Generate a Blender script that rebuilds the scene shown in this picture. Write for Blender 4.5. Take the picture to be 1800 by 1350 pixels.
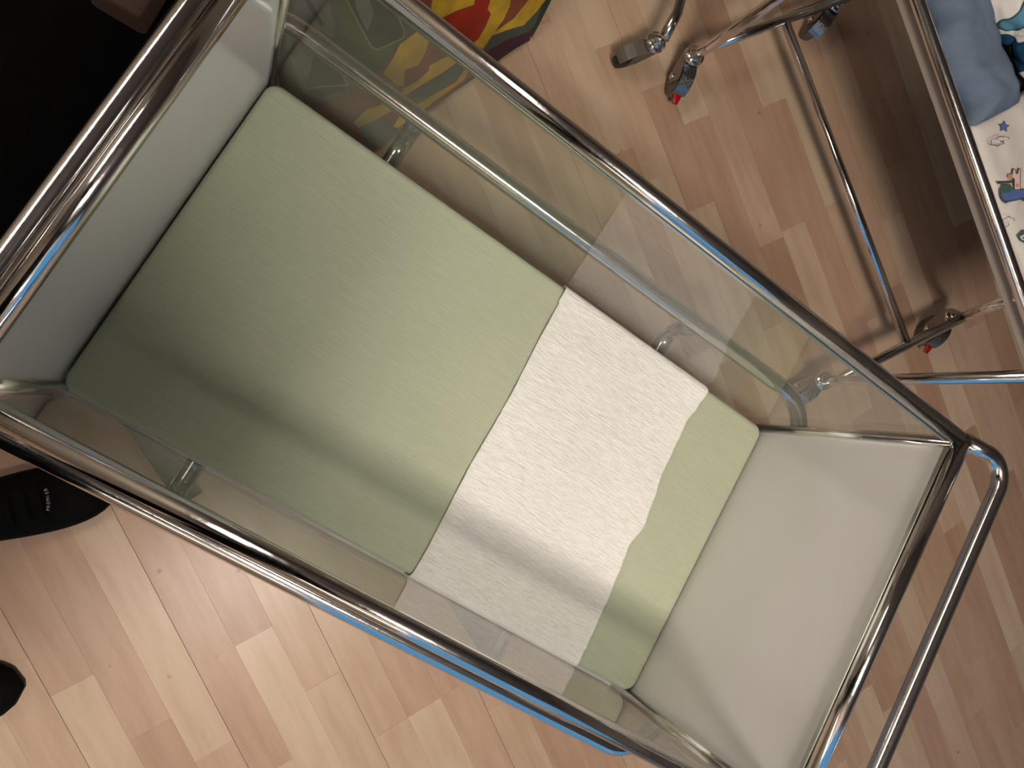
import bpy, bmesh, math, random
from mathutils import Vector, Matrix
from math import pi, sin, cos, radians
random.seed(7)
S = bpy.context.scene
COL = S.collection
for o in list(bpy.data.objects): bpy.data.objects.remove(o)

# ---------------------------------------------------------------- camera
# world: x along the cot (head 0 -> foot .8), y across it, z up, floor z = 0
CAM = Vector((0.14946, 0.09248, 1.42047))
RIGHT = Vector((0.8026, 0.4909, 0.3390)).normalized()
FWD = Vector((0.2871, 0.1804, -0.9408)).normalized()
DOWN = FWD.cross(RIGHT).normalized()
RIGHT = DOWN.cross(FWD).normalized()
FPX = 1386.4
cd = bpy.data.cameras.new('camera'); cam = bpy.data.objects.new('camera', cd); COL.objects.link(cam)
cam.matrix_world = Matrix.Translation(CAM) @ Matrix((RIGHT, -DOWN, -FWD)).transposed().to_4x4()
cd.sensor_width = 36; cd.lens = FPX / 1800 * 36; cd.clip_start = 0.02; cd.clip_end = 50
S.camera = cam

# ---------------------------------------------------------------- world (blue behind the added window) and exposure
w = bpy.data.worlds.new('dusk'); S.world = w; w.use_nodes = True
bg = w.node_tree.nodes['Background']; bg.inputs[0].default_value = (0.12, 0.42, 0.80, 1); bg.inputs[1].default_value = 0.85
S.view_settings.view_transform = 'Standard'; S.view_settings.look = 'None'
S.view_settings.gamma = 1; S.view_settings.use_curve_mapping = False
S.view_settings.exposure = 0.0
LAMP = 112.0

# ---------------------------------------------------------------- materials
def srgb(r, g, b):
    f = lambda c: (c / 255 / 12.92) if c / 255 <= 0.04045 else ((c / 255 + 0.055) / 1.055) ** 2.4
    return (f(r), f(g), f(b), 1)
class NT:
    def __init__(s, name):
        s.m = bpy.data.materials.new(name); s.m.use_nodes = True
        s.t = s.m.node_tree; s.n = s.t.nodes; s.l = s.t.links
        s.p = s.n['Principled BSDF']; s.out = s.n['Material Output']
    def node(s, t, **kw):
        n = s.n.new(t)
        for k, v in kw.items():
            if k in n.inputs.keys(): n.inputs[k].default_value = v
            else: setattr(n, k, v)
        return n
    def link(s, a, b): s.l.new(a, b)
    def coords(s, scale=(1, 1, 1), rot=(0, 0, 0)):
        c = s.node('ShaderNodeTexCoord'); mp = s.node('ShaderNodeMapping')
        mp.inputs['Scale'].default_value = scale; mp.inputs['Rotation'].default_value = rot
        s.link(c.outputs['Object'], mp.inputs['Vector']); return mp.outputs['Vector']
    def noise(s, vec, scale, detail=3, rough=.5):
        n = s.node('ShaderNodeTexNoise'); n.inputs['Scale'].default_value = scale
        n.inputs['Detail'].default_value = detail; n.inputs['Roughness'].default_value = rough
        s.link(vec, n.inputs['Vector']); return n.outputs['Fac']
    def ramp(s, fac, stops):
        r = s.node('ShaderNodeValToRGB'); e = r.color_ramp.elements
        e[0].position, e[0].color = stops[0]; e[1].position, e[1].color = stops[-1]
        for p, c in stops[1:-1]:
            x = e.new(p); x.color = c
        s.link(fac, r.inputs['Fac']); return r.outputs['Color']
    def bump(s, h, strength=.3, dist=.002, prev=None):
        b = s.node('ShaderNodeBump'); b.inputs['Strength'].default_value = strength; b.inputs['Distance'].default_value = dist
        s.link(h, b.inputs['Height'])
        if prev: s.link(prev, b.inputs['Normal'])
        return b.outputs['Normal']
def plain(name, col, rough=.6, metal=0, spec=.5, nscale=None, namp=.08, bump=0, coat=0):
    k = NT(name); k.p.inputs['Roughness'].default_value = rough; k.p.inputs['Metallic'].default_value = metal
    k.p.inputs['Specular IOR Level'].default_value = spec; k.p.inputs['Coat Weight'].default_value = coat
    v = k.coords(); f = k.noise(v, nscale or 12)
    c = srgb(*col)
    lo = tuple(x * (1 - namp) for x in c[:3]) + (1,); hi = tuple(min(1, x * (1 + namp)) for x in c[:3]) + (1,)
    k.link(k.ramp(f, [(.3, lo), (.7, hi)]), k.p.inputs['Base Color'])
    if bump: k.link(k.bump(k.noise(v, (nscale or 12) * 6), bump, .001), k.p.inputs['Normal'])
    return k.m
def m_chrome(name='chrome', tone=.78, rough=.12):
    k = NT(name); k.p.inputs['Metallic'].default_value = 1
    k.p.inputs['Base Color'].default_value = (tone, tone * .985, tone * .97, 1)
    v = k.coords((1, 1, 1)); f = k.noise(v, 260, 4, .7)
    r = k.node('ShaderNodeMapRange'); r.inputs['From Min'].default_value = .35; r.inputs['From Max'].default_value = .75
    r.inputs['To Min'].default_value = rough * .75; r.inputs['To Max'].default_value = rough * 1.6
    k.link(f, r.inputs['Value']); k.link(r.outputs[0], k.p.inputs['Roughness'])
    k.link(k.bump(k.noise(k.coords(), 900, 2), .03, .0004), k.p.inputs['Normal'])
    return k.m
def m_acrylic(name='clear_acrylic', tint=(.95, .955, .94)):
    k = NT(name); k.n.remove(k.p)
    g = k.node('ShaderNodeNewGeometry')
    mx = k.node('ShaderNodeMapRange'); mx.inputs['To Min'].default_value = 1.49; mx.inputs['To Max'].default_value = 1 / 1.49
    k.link(g.outputs['Backfacing'], mx.inputs['Value'])
    fr = k.node('ShaderNodeFresnel'); k.link(mx.outputs[0], fr.inputs['IOR'])
    t = k.node('ShaderNodeBsdfTransparent'); t.inputs['Color'].default_value = (*tint, 1)
    gl = k.node('ShaderNodeBsdfGlossy'); gl.inputs['Roughness'].default_value = .02
    # faint smears left by wiping
    d = k.node('ShaderNodeBsdfDiffuse'); d.inputs['Color'].default_value = (.55, .53, .48, 1)
    ms = k.node('ShaderNodeMixShader'); k.link(k.ramp(k.noise(k.coords((1, 1, 3)), 9, 4), [(.4, (.02, .02, .02, 1)), (.8, (.05, .05, .05, 1))]), ms.inputs[0])
    k.link(t.outputs[0], ms.inputs[1]); k.link(d.outputs[0], ms.inputs[2])
    m = k.node('ShaderNodeMixShader'); k.link(fr.outputs[0], m.inputs[0]); k.link(ms.outputs[0], m.inputs[1]); k.link(gl.outputs[0], m.inputs[2])
    k.link(m.outputs[0], k.out.inputs['Surface']); return k.m
def m_muslin(name, col, dark, sx=55, sy=620, bstr=.5, rough=.9, fleck=.0):
    k = NT(name); k.p.inputs['Roughness'].default_value = rough; k.p.inputs['Specular IOR Level'].default_value = .15
    k.p.inputs['Sheen Weight'].default_value = .15
    v = k.coords((sx, sy, sy)); a = k.noise(v, 1, 3, .6)
    v2 = k.coords((sy * 1.2, sy * 1.2, sy)); b = k.noise(v2, 1.6, 2)
    v3 = k.coords((1, 1, 1)); big = k.noise(v3, 5, 2)
    add = k.node('ShaderNodeMath', operation='MULTIPLY_ADD'); k.link(b, add.inputs[0]); add.inputs[1].default_value = .6; k.link(a, add.inputs[2])
    k.link(k.bump(add.outputs[0], bstr, .0012 if bstr < .9 else .0022), k.p.inputs['Normal'])
    mixf = k.node('ShaderNodeMath', operation='MULTIPLY_ADD'); k.link(big, mixf.inputs[0]); mixf.inputs[1].default_value = .5; k.link(a, mixf.inputs[2])
    k.link(k.ramp(mixf.outputs[0], [(.45, srgb(*dark)), (.95, srgb(*col))]), k.p.inputs['Base Color'])
    return k.m
def m_wood():
    k = NT('beech_parquet')
    at = k.node('ShaderNodeAttribute'); at.attribute_name = 'tone'
    sh = k.node('ShaderNodeSeparateColor'); k.link(at.outputs['Color'], sh.inputs[0])
    base = k.ramp(sh.outputs[0], [(0, srgb(176, 140, 116)), (.35, srgb(187, 154, 130)), (.6, srgb(195, 166, 140)), (.8, srgb(200, 174, 148)), (1, srgb(208, 184, 158))])
    r = radians(-33.7)
    c = k.node('ShaderNodeTexCoord'); off = k.node('ShaderNodeVectorMath', operation='ADD')
    mp = k.node('ShaderNodeMapping'); mp.vector_type = 'TEXTURE'; mp.inputs['Rotation'].default_value = (0, 0, r)
    k.link(c.outputs['Object'], mp.inputs['Vector']); k.link(mp.outputs[0], off.inputs[0])
    mul = k.node('ShaderNodeVectorMath', operation='SCALE'); k.link(at.outputs['Color'], mul.inputs[0]); mul.inputs['Scale'].default_value = 37
    k.link(mul.outputs[0], off.inputs[1])
    st = k.node('ShaderNodeMapping'); st.inputs['Scale'].default_value = (5, 42, 1); k.link(off.outputs[0], st.inputs['Vector'])
    g = k.noise(st.outputs[0], 1, 5, .6)
    st2 = k.node('ShaderNodeMapping'); st2.inputs['Scale'].default_value = (9, 16, 1); k.link(off.outputs[0], st2.inputs['Vector'])
    g2 = k.noise(st2.outputs[0], 1, 3, .6)
    mixc = k.node('ShaderNodeMix', data_type='RGBA', blend_type='MULTIPLY'); mixc.inputs[0].default_value = 1
    k.link(base, mixc.inputs[6]); k.link(k.ramp(g, [(.3, (.86, .82, .78, 1)), (.6, (1, 1, 1, 1))]), mixc.inputs[7])
    mix2 = k.node('ShaderNodeMix', data_type='RGBA', blend_type='MULTIPLY'); mix2.inputs[0].default_value = 1
    k.link(mixc.outputs[2], mix2.inputs[6]); k.link(k.ramp(g2, [(.3, (.96, .93, .91, 1)), (.65, (1.0, 1.0, 1.0, 1))]), mix2.inputs[7])
    # small knots and flecks
    vo = k.node('ShaderNodeTexVoronoi'); vo.inputs['Scale'].default_value = 9; k.link(off.outputs[0], vo.inputs['Vector'])
    mix3 = k.node('ShaderNodeMix', data_type='RGBA', blend_type='MULTIPLY'); mix3.inputs[0].default_value = 1
    k.link(mix2.outputs[2], mix3.inputs[6]); k.link(k.ramp(vo.outputs['Distance'], [(.015, (.62, .5, .42, 1)), (.05, (1, 1, 1, 1))]), mix3.inputs[7])
    k.link(mix3.outputs[2], k.p.inputs['Base Color'])
    k.p.inputs['Roughness'].default_value = .34; k.p.inputs['Specular IOR Level'].default_value = .45
    k.link(k.bump(g, .06, .0006), k.p.inputs['Normal'])
    return k.m
def m_emit(name, col, s):
    k = NT(name); k.p.inputs['Emission Color'].default_value = (*col, 1); k.p.inputs['Emission Strength'].default_value = s
    k.p.inputs['Base Color'].default_value = (.9, .9, .9, 1); return k.m

CAST = m_chrome('cast_metal', .34, .30); CHROME = m_chrome(); CHROME2 = m_chrome('worn_chrome', .5, .16)
ALU = plain('brushed_aluminium', (168, 168, 160), .22, metal=1, nscale=3, namp=.02)
ACRYL = m_acrylic()
WOOD = m_wood()
SHEET = m_muslin('sage_muslin', (173, 178, 154), (159, 165, 142), 40, 700, .55)
CLOTHM = m_muslin('white_muslin', (240, 238, 232), (218, 214, 206), 60, 420, 1.0)
WHITEP = plain('white_laminate', (228, 226, 222), .16, spec=.6, nscale=3, namp=.02)
WALLM = plain('wall_paint', (140, 128, 114), .85, nscale=2, namp=.04, bump=.1)
CEILM = plain('ceiling_paint', (128, 122, 118), .9, nscale=2, namp=.03)
DARKF = plain('black_fabric', (13, 13, 13), .95, spec=.1, nscale=30, namp=.3, bump=.3)
BLACKR = plain('black_rubber', (22, 21, 20), .6, nscale=20)
GREYR = plain('grey_rubber', (92, 84, 76), .45, nscale=20)
REDP = plain('red_plastic', (150, 12, 14), .35)
LETTER = plain('pale_lettering', (150, 148, 155), .6)

# ---------------------------------------------------------------- mesh helpers
def finish(bm, name, mat, parent=None, smooth=True, mats=None):
    me = bpy.data.meshes.new(name); bm.normal_update(); bm.to_mesh(me); bm.free()
    for m in (mats or [mat]): me.materials.append(m)
    if smooth:
        for p in me.polygons: p.use_smooth = True
    o = bpy.data.objects.new(name, me); COL.objects.link(o)
    if parent: o.parent = parent
    return o
def thing(name, label, cat, loc=(0, 0, 0), group=None, rz=0):
    o = bpy.data.objects.new(name, None); COL.objects.link(o); o.location = loc; o.rotation_euler = (0, 0, rz)
    o['label'] = label; o['category'] = cat
    if group: o['group'] = group
    o.empty_display_size = .05
    return o
def rel(o):
    """keep world placement of a part after parenting to an unrotated thing"""
    if o.parent:
        l = o.parent.location
        for v in o.data.vertices: v.co -= l
    return o
def fillet(pts, r, closed=False, seg=8):
    P = [Vector(p) for p in pts]; n = len(P); out = []
    for i in range(n):
        if not closed and i in (0, n - 1): out.append(P[i]); continue
        a, b, c = P[i - 1], P[i], P[(i + 1) % n]
        u = (a - b); v = (c - b); lu, lv = u.length, v.length; u.normalize(); v.normalize()
        ang = u.angle(v)
        if ang > pi - .03: out.append(b); continue
        rr = r[i] if isinstance(r, (list, tuple)) else r
        d = min(rr / math.tan(ang / 2), lu * .49, lv * .49); rad = d * math.tan(ang / 2)
        cen = b + (u + v).normalized() * (rad / sin(ang / 2))
        p0 = b + u * d - cen; p1 = b + v * d - cen; tot = p0.angle(p1); ax = p0.cross(p1).normalized()
        for k in range(seg + 1): out.append(cen + Matrix.Rotation(tot * k / seg, 3, ax) @ p0)
    return out
def sweep(bm, path, r, seg=18, closed=False, caps=True, start_n=None):
    P = [Vector(p) for p in path]; n = len(P); rings = []
    T = []
    for i in range(n):
        if closed: t = P[(i + 1) % n] - P[i - 1]
        else: t = P[min(i + 1, n - 1)] - P[max(i - 1, 0)]
        T.append(t.normalized())
    N = start_n or (Vector((0, 0, 1)) if abs(T[0].z) < .9 else Vector((1, 0, 0)))
    for i in range(n):
        N = (N - T[i] * N.dot(T[i])).normalized(); B = T[i].cross(N)
        rr = r[i] if isinstance(r, (list, tuple)) else r
        rings.append([bm.verts.new(P[i] + (N * cos(2 * pi * k / seg) + B * sin(2 * pi * k / seg)) * rr) for k in range(seg)])
    m = n if closed else n - 1
    for i in range(m):
        a, b = rings[i], rings[(i + 1) % n]
        for k in range(seg): bm.faces.new((a[k], a[(k + 1) % seg], b[(k + 1) % seg], b[k]))
    if not closed and caps: bm.faces.new(rings[0][::-1]); bm.faces.new(rings[-1])
def tube(name, pts, r, mat, parent, fil=0, closed=False, seg=18, rl=True):
    bm = bmesh.new(); path = fillet(pts, fil, closed) if fil else pts
    sweep(bm, path, r, seg, closed); bmesh.ops.recalc_face_normals(bm, faces=bm.faces)
    o = finish(bm, name, mat, parent); return rel(o) if rl else o
def boxm(bm, lo, hi, bev=0, seg=2, mat_rot=None):
    r = bmesh.ops.create_cube(bm, size=1); vs = r['verts']
    lo, hi = Vector(lo), Vector(hi)
    for v in vs: v.co = Vector(((lo[i] + hi[i]) / 2 + v.co[i] * (hi[i] - lo[i]) for i in range(3)))
    if bev:
        es = list({e for v in vs for e in v.link_edges})
        bmesh.ops.bevel(bm, geom=es, offset=bev, segments=seg, profile=.5, affect='EDGES')
def box(name, lo, hi, mat, parent=None, bev=0, seg=2, M=None, rl=True, smooth=False):
    bm = bmesh.new(); boxm(bm, lo, hi, bev, seg)
    if M: bmesh.ops.transform(bm, matrix=M, verts=bm.verts)
    o = finish(bm, name, mat, parent, smooth=smooth); return rel(o) if rl else o
def lathe(bm, prof, axis_o, axis_d, seg=24):
    """prof: (radius, height) list along axis"""
    d = Vector(axis_d).normalized(); n = d.orthogonal().normalized(); b = d.cross(n); o = Vector(axis_o); rings = []
    for r, h in prof:
        rings.append([bm.verts.new(o + d * h + (n * cos(2 * pi * k / seg) + b * sin(2 * pi * k / seg)) * max(r, 1e-5)) for k in range(seg)])
    for a, c in zip(rings, rings[1:]):
        for k in range(seg): bm.faces.new((a[k], a[(k + 1) % seg], c[(k + 1) % seg], c[k]))
    bm.faces.new(rings[0][::-1]); bm.faces.new(rings[-1])
    bmesh.ops.recalc_face_normals(bm, faces=bm.faces)
def structure(o): o['kind'] = 'structure'; return o

# ================================================================= ROOM
X0, X1, Y0, Y1, ZC = -1.9, 3.6, -1.3, 3.0, 2.5
# floor: sub-base + parquet strips, three strips to a board
fl = structure(box('floor', (X0, Y0, -.05), (X1, Y1, -.0105), WOOD))
me = fl.data; ca = me.color_attributes.new('tone', 'FLOAT_COLOR', 'POINT')
for d in ca.data: d.color = (.1, .4, .7, 1)
U = Vector((cos(radians(-33.7)), sin(radians(-33.7)), 0)); V = Vector((-U.y, U.x, 0))
SW = .0675; V0 = -.082
def strip_into(bm, s, e, k, tone, lay):
    g = .00004; gl = .0003 if k % 3 == 0 else g; gr = .0003 if k % 3 == 2 else g
    v0, v1 = V0 + k * SW + gl, V0 + (k + 1) * SW - gr; u0, u1 = s + g, e - g
    dz = random.uniform(-.00015, .00015); c = .0002
    bot = [bm.verts.new(U * a + V * b + Vector((0, 0, -.010))) for a, b in ((u0, v0), (u1, v0), (u1, v1), (u0, v1))]
    mid = [bm.verts.new(U * a + V * b + Vector((0, 0, dz - c))) for a, b in ((u0, v0), (u1, v0), (u1, v1), (u0, v1))]
    top = [bm.verts.new(U * a + V * b + Vector((0, 0, dz))) for a, b in ((u0 + c / 3, v0 + c), (u1 - c / 3, v0 + c), (u1 - c / 3, v1 - c), (u0 + c / 3, v1 - c))]
    for A, B in ((bot, mid), (mid, top)):
        for i in range(4): bm.faces.new((A[i], A[(i + 1) % 4], B[(i + 1) % 4], B[i]))
    bm.faces.new(top)
    for v in bot + mid + top: v[lay] = (tone, random_off[0], random_off[1], 1)
random_off = [0, 0]
# strips read off the photograph: (strip row, start, end, tone)
FIX = {-1: [(-.15, .62, .78), (.62, 1.1, .45)], -2: [(.0, .533, .38), (.533, 1.0, .15)], -3: [(-.1, .406, .4), (.406, .95, .85)], -4: [(-.2, .332, .5), (.332, .9, .6)],
       0: [(.0, .703, .28), (.703, 1.2, .8)], 1: [(-.05, .477, .12), (.477, 1.05, .9)], 2: [(.1, .609, .6), (.609, 1.1, .7)],
       3: [(.2, .75, .62), (.75, 1.3, .66)], 4: [(.2, .75, .42), (.75, 1.3, .9)], 5: [(.2, .75, .32), (.75, 1.3, .45)],
       16: [(-.6, -.044, .85), (-.044, .4, .3)], 18: [(.122, .6, .8)], 20: [(.9, 1.42, .85)], 21: [(-.3, .244, .3), (.244, .7, .75)], 22: [(-.5, -.019, .9), (-.019, .5, .35)]}
def rows():
    out = []
    for k in range(-45, 62):
        u = -3.4 + random.random() * .5
        fixed = sorted(FIX.get(k, []))
        while u < 4.8:
            ln = random.choice((.28, .34, .41, .47, .55, .62)); e = u + ln
            for (a, b, t) in fixed:
                if u < a < e + .12: e = a
                if abs(u - a) < 1e-6: e = b; out.append((u, e, k, t)); break
            else:
                out.append((u, e, k, random.choice((.15, .3, .38, .45, .5, .58, .66, .75, .85, .95))))
            u = e
    return out
def inroom(s, e, k):
    for a in (s, e):
        for b in (V0 + k * SW, V0 + (k + 1) * SW):
            p = U * a + V * b
            if not (X0 - .0 < p.x < X1 and Y0 < p.y < Y1): return False
    return True
def seen(s, e, k):
    for a in (s, (s + e) / 2, e):
        p = U * a + V * (V0 + (k + .5) * SW) - CAM
        z = p.dot(FWD)
        if z > 0:
            x = 900 + FPX * p.dot(RIGHT) / z; y = 675 + FPX * p.dot(DOWN) / z
            if -40 < x < 1840 and -40 < y < 1390: return True
    return False
rest = bmesh.new(); lr = rest.verts.layers.float_color.new('tone')
npl = 0
for (s, e, k, t) in rows():
    if not inroom(s, e, k): continue
    random_off = [random.random(), random.random()]
    if seen(s, e, k) and npl < 298:
        b = bmesh.new(); la = b.verts.layers.float_color.new('tone'); strip_into(b, s, e, k, t, la)
        finish(b, 'plank', WOOD, fl, smooth=False); npl += 1
    else: strip_into(rest, s, e, k, t, lr)
ro = finish(rest, 'parquet_field', WOOD, fl, smooth=False); ro['kind'] = 'stuff'

structure(box('ceiling', (X0, Y0, ZC), (X1, Y1, ZC + .05), CEILM))
structure(box('wall_head', (X0 - .1, Y0, -.05), (X0, Y1, ZC), WALLM))
structure(box('wall_foot', (X1, Y0, -.05), (X1 + .1, Y1, ZC), WALLM))
structure(box('wall_far', (X0 - .1, Y1, -.05), (X1 + .1, Y1 + .1, ZC), WALLM))
# near wall with an unseen window added for the blue reflections in the rails
wx0, wx1, wz0, wz1 = .62, 3.3, .09, 2.15
bm = bmesh.new()
for lo, hi in (((X0 - .1, Y0 - .1, -.05), (wx0, Y0, ZC)), ((wx1, Y0 - .1, -.05), (X1 + .1, Y0, ZC)), ((wx0, Y0 - .1, -.05), (wx1, Y0, wz0)), ((wx0, Y0 - .1, wz1), (wx1, Y0, ZC))):
    boxm(bm, lo, hi)
structure(finish(bm, 'wall_near', WALLM, smooth=False))
bm = bmesh.new(); fw = .05
for lo, hi in (((wx0, Y0 - .08, wz0), (wx1, Y0 - .02, wz0 + fw)), ((wx0, Y0 - .08, wz1 - fw), (wx1, Y0 - .02, wz1)), ((wx0, Y0 - .08, wz0 + fw), (wx0 + fw, Y0 - .02, wz1 - fw)), ((wx1 - fw, Y0 - .08, wz0 + fw), (wx1, Y0 - .02, wz1 - fw)), ((1.95, Y0 - .08, wz0 + fw), (2.0, Y0 - .02, wz1 - fw))):
    boxm(bm, lo, hi)
win = structure(finish(bm, 'added_window_1', WHITEP, smooth=False))  # added opening, sized so the chrome picks up blue
box('pane', (wx0 + fw, Y0 - .055, wz0 + fw), (1.95, Y0 - .045, wz1 - fw), m_acrylic('window_glass', (.95, .97, .97)), win, rl=False)
box('pane', (2.0, Y0 - .055, wz0 + fw), (wx1 - fw, Y0 - .045, wz1 - fw), bpy.data.materials['window_glass'], win, rl=False)
for nm, lo, hi in (('baseboard_head', (X0, Y0, 0), (X0 + .015, Y1, .07)), ('baseboard_foot', (X1 - .015, Y0, 0), (X1, Y1, .07)), ('baseboard_far', (X0 + .015, Y1 - .015, 0), (X1 - .015, Y1, .07)), ('baseboard_near', (X0 + .015, Y0, 0), (X1 - .015, Y0 + .015, .07))):
    structure(box(nm, lo, hi, WHITEP))

# ceiling lamp: long fluorescent fixture beside and above the cot
lamp = thing('ceiling_lamp', 'long fluorescent ceiling lamp above the near side of the empty cot', 'lamp', (.52, -.51, ZC))
box('lamp_housing', (.24, -.64, ZC - .055), (.80, -.38, ZC), WHITEP, lamp, .008)
box('diffuser', (.27, -.62, ZC - .10), (.77, -.40, ZC - .055), m_emit('lamp_diffuser', (1.0, .91, .81), LAMP), lamp, .012, 3)

fill_lamp = thing('ceiling_lamp', 'unseen ceiling panel added over the head end to brighten the foot panel', 'lamp', (-1.25, .35, ZC))  # added fill light, brightens the white foot panel from the head side
box('lamp_housing', (-1.57, -.27, ZC - .055), (-.93, .97, ZC), WHITEP, fill_lamp, .008)
box('diffuser', (-1.54, -.24, ZC - .08), (-.96, .94, ZC - .055), m_emit('fill_diffuser', (1.0, .92, .82), 9.0), fill_lamp, .008, 3)
wl = thing('wall_lamp', 'long slim wall lamp beside the window on the near wall', 'lamp', (.13, Y0, 1.43))
box('lamp_housing', (-.34, Y0, 1.38), (.60, Y0 + .045, 1.48), WHITEP, wl, .006)
box('diffuser', (-.33, Y0 + .045, 1.39), (.59, Y0 + .075, 1.47), m_emit('wall_lamp_diffuser', (1.0, .88, .78), 5.0), wl, .01, 3)

# ================================================================= THE COT (clear tub on a tubular cart)
L, W, ZR = .80, .4239, .80
RR = .0086
tub = thing('bassinet_tub', 'open chrome-railed baby cot tub with clear long sides and white end panels', 'cot', (L / 2, W / 2, .43))
zb = .437
# top rails with mitred corners
def rail(a, b, name='top_rail'):
    tube(name, [a, b], RR, CHROME, tub, seg=24)
rail((-.004, 0, ZR), (L + .004, 0, ZR)); rail((-.004, W, ZR), (L + .004, W, ZR))
rail((0, 0, ZR), (0, W, ZR)); rail((L, 0, ZR), (L, W, ZR))
for x, y in ((0, 0), (0, W), (L, 0), (L, W)):
    bm = bmesh.new(); bmesh.ops.create_icosphere(bm, subdivisions=3, radius=RR * 1.03, matrix=Matrix.Translation((x, y, ZR)))
    rel(finish(bm, 'corner_joint', CHROME, tub))
# second head tube lying against the outside of the head rail
tube('head_tube', [(-.012, -.004, ZR - .004), (-.0195, .03, ZR - .003), (-.0195, W - .03, ZR - .003), (-.012, W + .004, ZR - .004)], .0088, CHROME, tub, .02, seg=24)
# push handle at the foot
tube('push_handle', [(L + .002, W + .002, ZR), (L + .070, W + .012, ZR), (L + .070, -.012, ZR), (L + .002, -.002, ZR)], .0088, CHROME, tub, .032, seg=24)
# panels
t = .005
for nm, lo, hi, m in (('side_panel', (.006, W - .004 - .0, zb), (L - .006, W - .004 + t, ZR - .004), ACRYL), ('side_panel', (.006, .004 - t, zb), (L - .006, .004, ZR - .004), ACRYL),
                      ('head_panel', (.003 - t, .006, zb), (.003, W - .006, ZR - .004), WHITEP), ('foot_panel', (L - .003, .006, zb), (L - .003 + t, W - .006, ZR - .004), WHITEP)):
    o = box(nm, lo, hi, m, tub, .0008, 1)
    if nm == 'side_panel': o['label'] = 'clear acrylic side panel'
    else: o['label'] = 'glossy white end panel'
# slim clip strips along the panel tops, just under the rails
for y in (.0065, W - .0065):
    box('edge_strip', (.012, y - .0012, ZR - .0125), (L - .012, y + .0012, ZR - .0065), ALU, tub, .0006, 1)
for x in (.0062, L - .0062):
    box('edge_strip', (x - .0012, .012, ZR - .0125), (x + .0012, W - .012, ZR - .0065), ALU, tub, .0006, 1)
for x, y in ((.003, .004), (.003, W - .004), (L - .003, .004), (L - .003, W - .004)):
    sx = 1 if x < .4 else -1; sy = 1 if y < .2 else -1
    tube('corner_post', [(x + sx * .0012, y + sy * .0012, zb - .004), (x + sx * .0012, y + sy * .0012, ZR - .004)], .0062, CHROME, tub, seg=20)
box('bottom_panel', (-.002, .0, zb - .012), (L + .002, W, zb), WHITEP, tub, .001, 1)

# ---- mattress with fitted sage sheet
MT = .489
mt = bmesh.new(); bmesh.ops.create_cube(mt, size=1)
mx0, mx1, my0, my1, mz0 = .0062, L - .0062, .0075, W - .0075, zb + .001
for v in mt.verts: v.co = Vector((mx0 if v.co.x < 0 else mx1, my0 if v.co.y < 0 else my1, mz0 if v.co.z < 0 else MT))
bmesh.ops.bevel(mt, geom=[e for e in mt.edges if abs(e.verts[0].co.z - e.verts[1].co.z) > .01], offset=.016, segments=8, affect='EDGES', profile=.5)
top = [f for f in mt.faces if f.normal.z > .9]; mt.normal_update()
top = max(mt.faces, key=lambda f: f.calc_center_median().z)
bmesh.ops.bevel(mt, geom=list(top.edges), offset=.010, segments=5, affect='EDGES', profile=.5)
top = max(mt.faces, key=lambda f: (round(f.calc_center_median().z, 4), f.calc_area()))
bmesh.ops.triangulate(mt, faces=[top])
matt = finish(mt, 'mattress', SHEET)
matt['label'] = 'thin mattress in a sage green muslin fitted sheet inside the clear cot'; matt['category'] = 'mattress'

# ---- white muslin cloth across the foot half, ends tucked down the sides
from mathutils import noise as MN
NX, NY = 130, 190
ya, yb = my0 - .0022, my1 + .0022; rc = .011; zt = MT + .0028
def cross(s):
    """arc-length profile across the mattress: s from 0 (near tuck) to 1"""
    drop = .018; arc = rc * pi / 2; flat = (yb - ya) - 2 * rc; tot = 2 * (drop + arc) + flat; d = s * tot
    if d < drop: return ya, zt - rc - (drop - d)
    d -= drop
    if d < arc: a = d / rc; return ya + rc - rc * cos(a), zt - rc + rc * sin(a)
    d -= arc
    if d < flat: return ya + rc + d, zt
    d -= flat
    if d < arc: a = d / rc; return yb - rc + rc * sin(a), zt - rc + rc * cos(a)
    d -= arc; return yb, zt - rc - d
def xr(y):
    pts = [(-.01, .700), (.003, .699), (.03, .697), (.09, .6935), (.14, .688), (.175, .684), (.205, .690), (.235, .686), (.28, .678), (.33, .676), (.36, .6735), (.385, .679), (.41, .682), (.425, .676), (.44, .668)]
    for (a, p), (b, q) in zip(pts, pts[1:]):
        if y <= b: 
            f = (y - a) / (b - a); f = max(0, f); f = f * f * (3 - 2 * f); return p + (q - p) * f
    return pts[-1][1]
cb = bmesh.new(); grid = []
for j in range(NY + 1):
    y, z = cross(j / NY); row = []
    x_a = .443 - .010 * max(0, min(1, y / W)) + .0012 * sin(y * 31) ; x_b = xr(y) + .0012 * MN.noise(Vector((y * 60, 3, 0)))
    if y > W - .03: x_a -= .002
    for i in range(NX + 1):
        u = i / NX; x = x_a + (x_b - x_a) * u
        wv = .0007 * MN.noise(Vector((x * 35, y * 160, 1))) + .0011 * MN.noise(Vector((x * 12, y * 30, 5)))
        edge = max(0, 1 - (1 - u) / .05) + 1.3 * max(0, 1 - u / .035); lift = .0012 * edge * (1 + MN.noise(Vector((y * 40, 9, 0))))
        hem = .0007 if (.012 < u < .02 or .975 < u < .985) else 0
        flat_w = min(1, max(0, (z - (zt - rc)) / rc))
        zz = z + (wv + lift - hem) * flat_w
        row.append(cb.verts.new((x, y, zz)))
    grid.append(row)
for j in range(NY):
    for i in range(NX): cb.faces.new((grid[j][i], grid[j][i + 1], grid[j + 1][i + 1], grid[j + 1][i]))
cl = finish(cb, 'muslin_cloth', CLOTHM)
sm = cl.modifiers.new('thick', 'SOLIDIFY'); sm.thickness = .0018; sm.offset = 0
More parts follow.
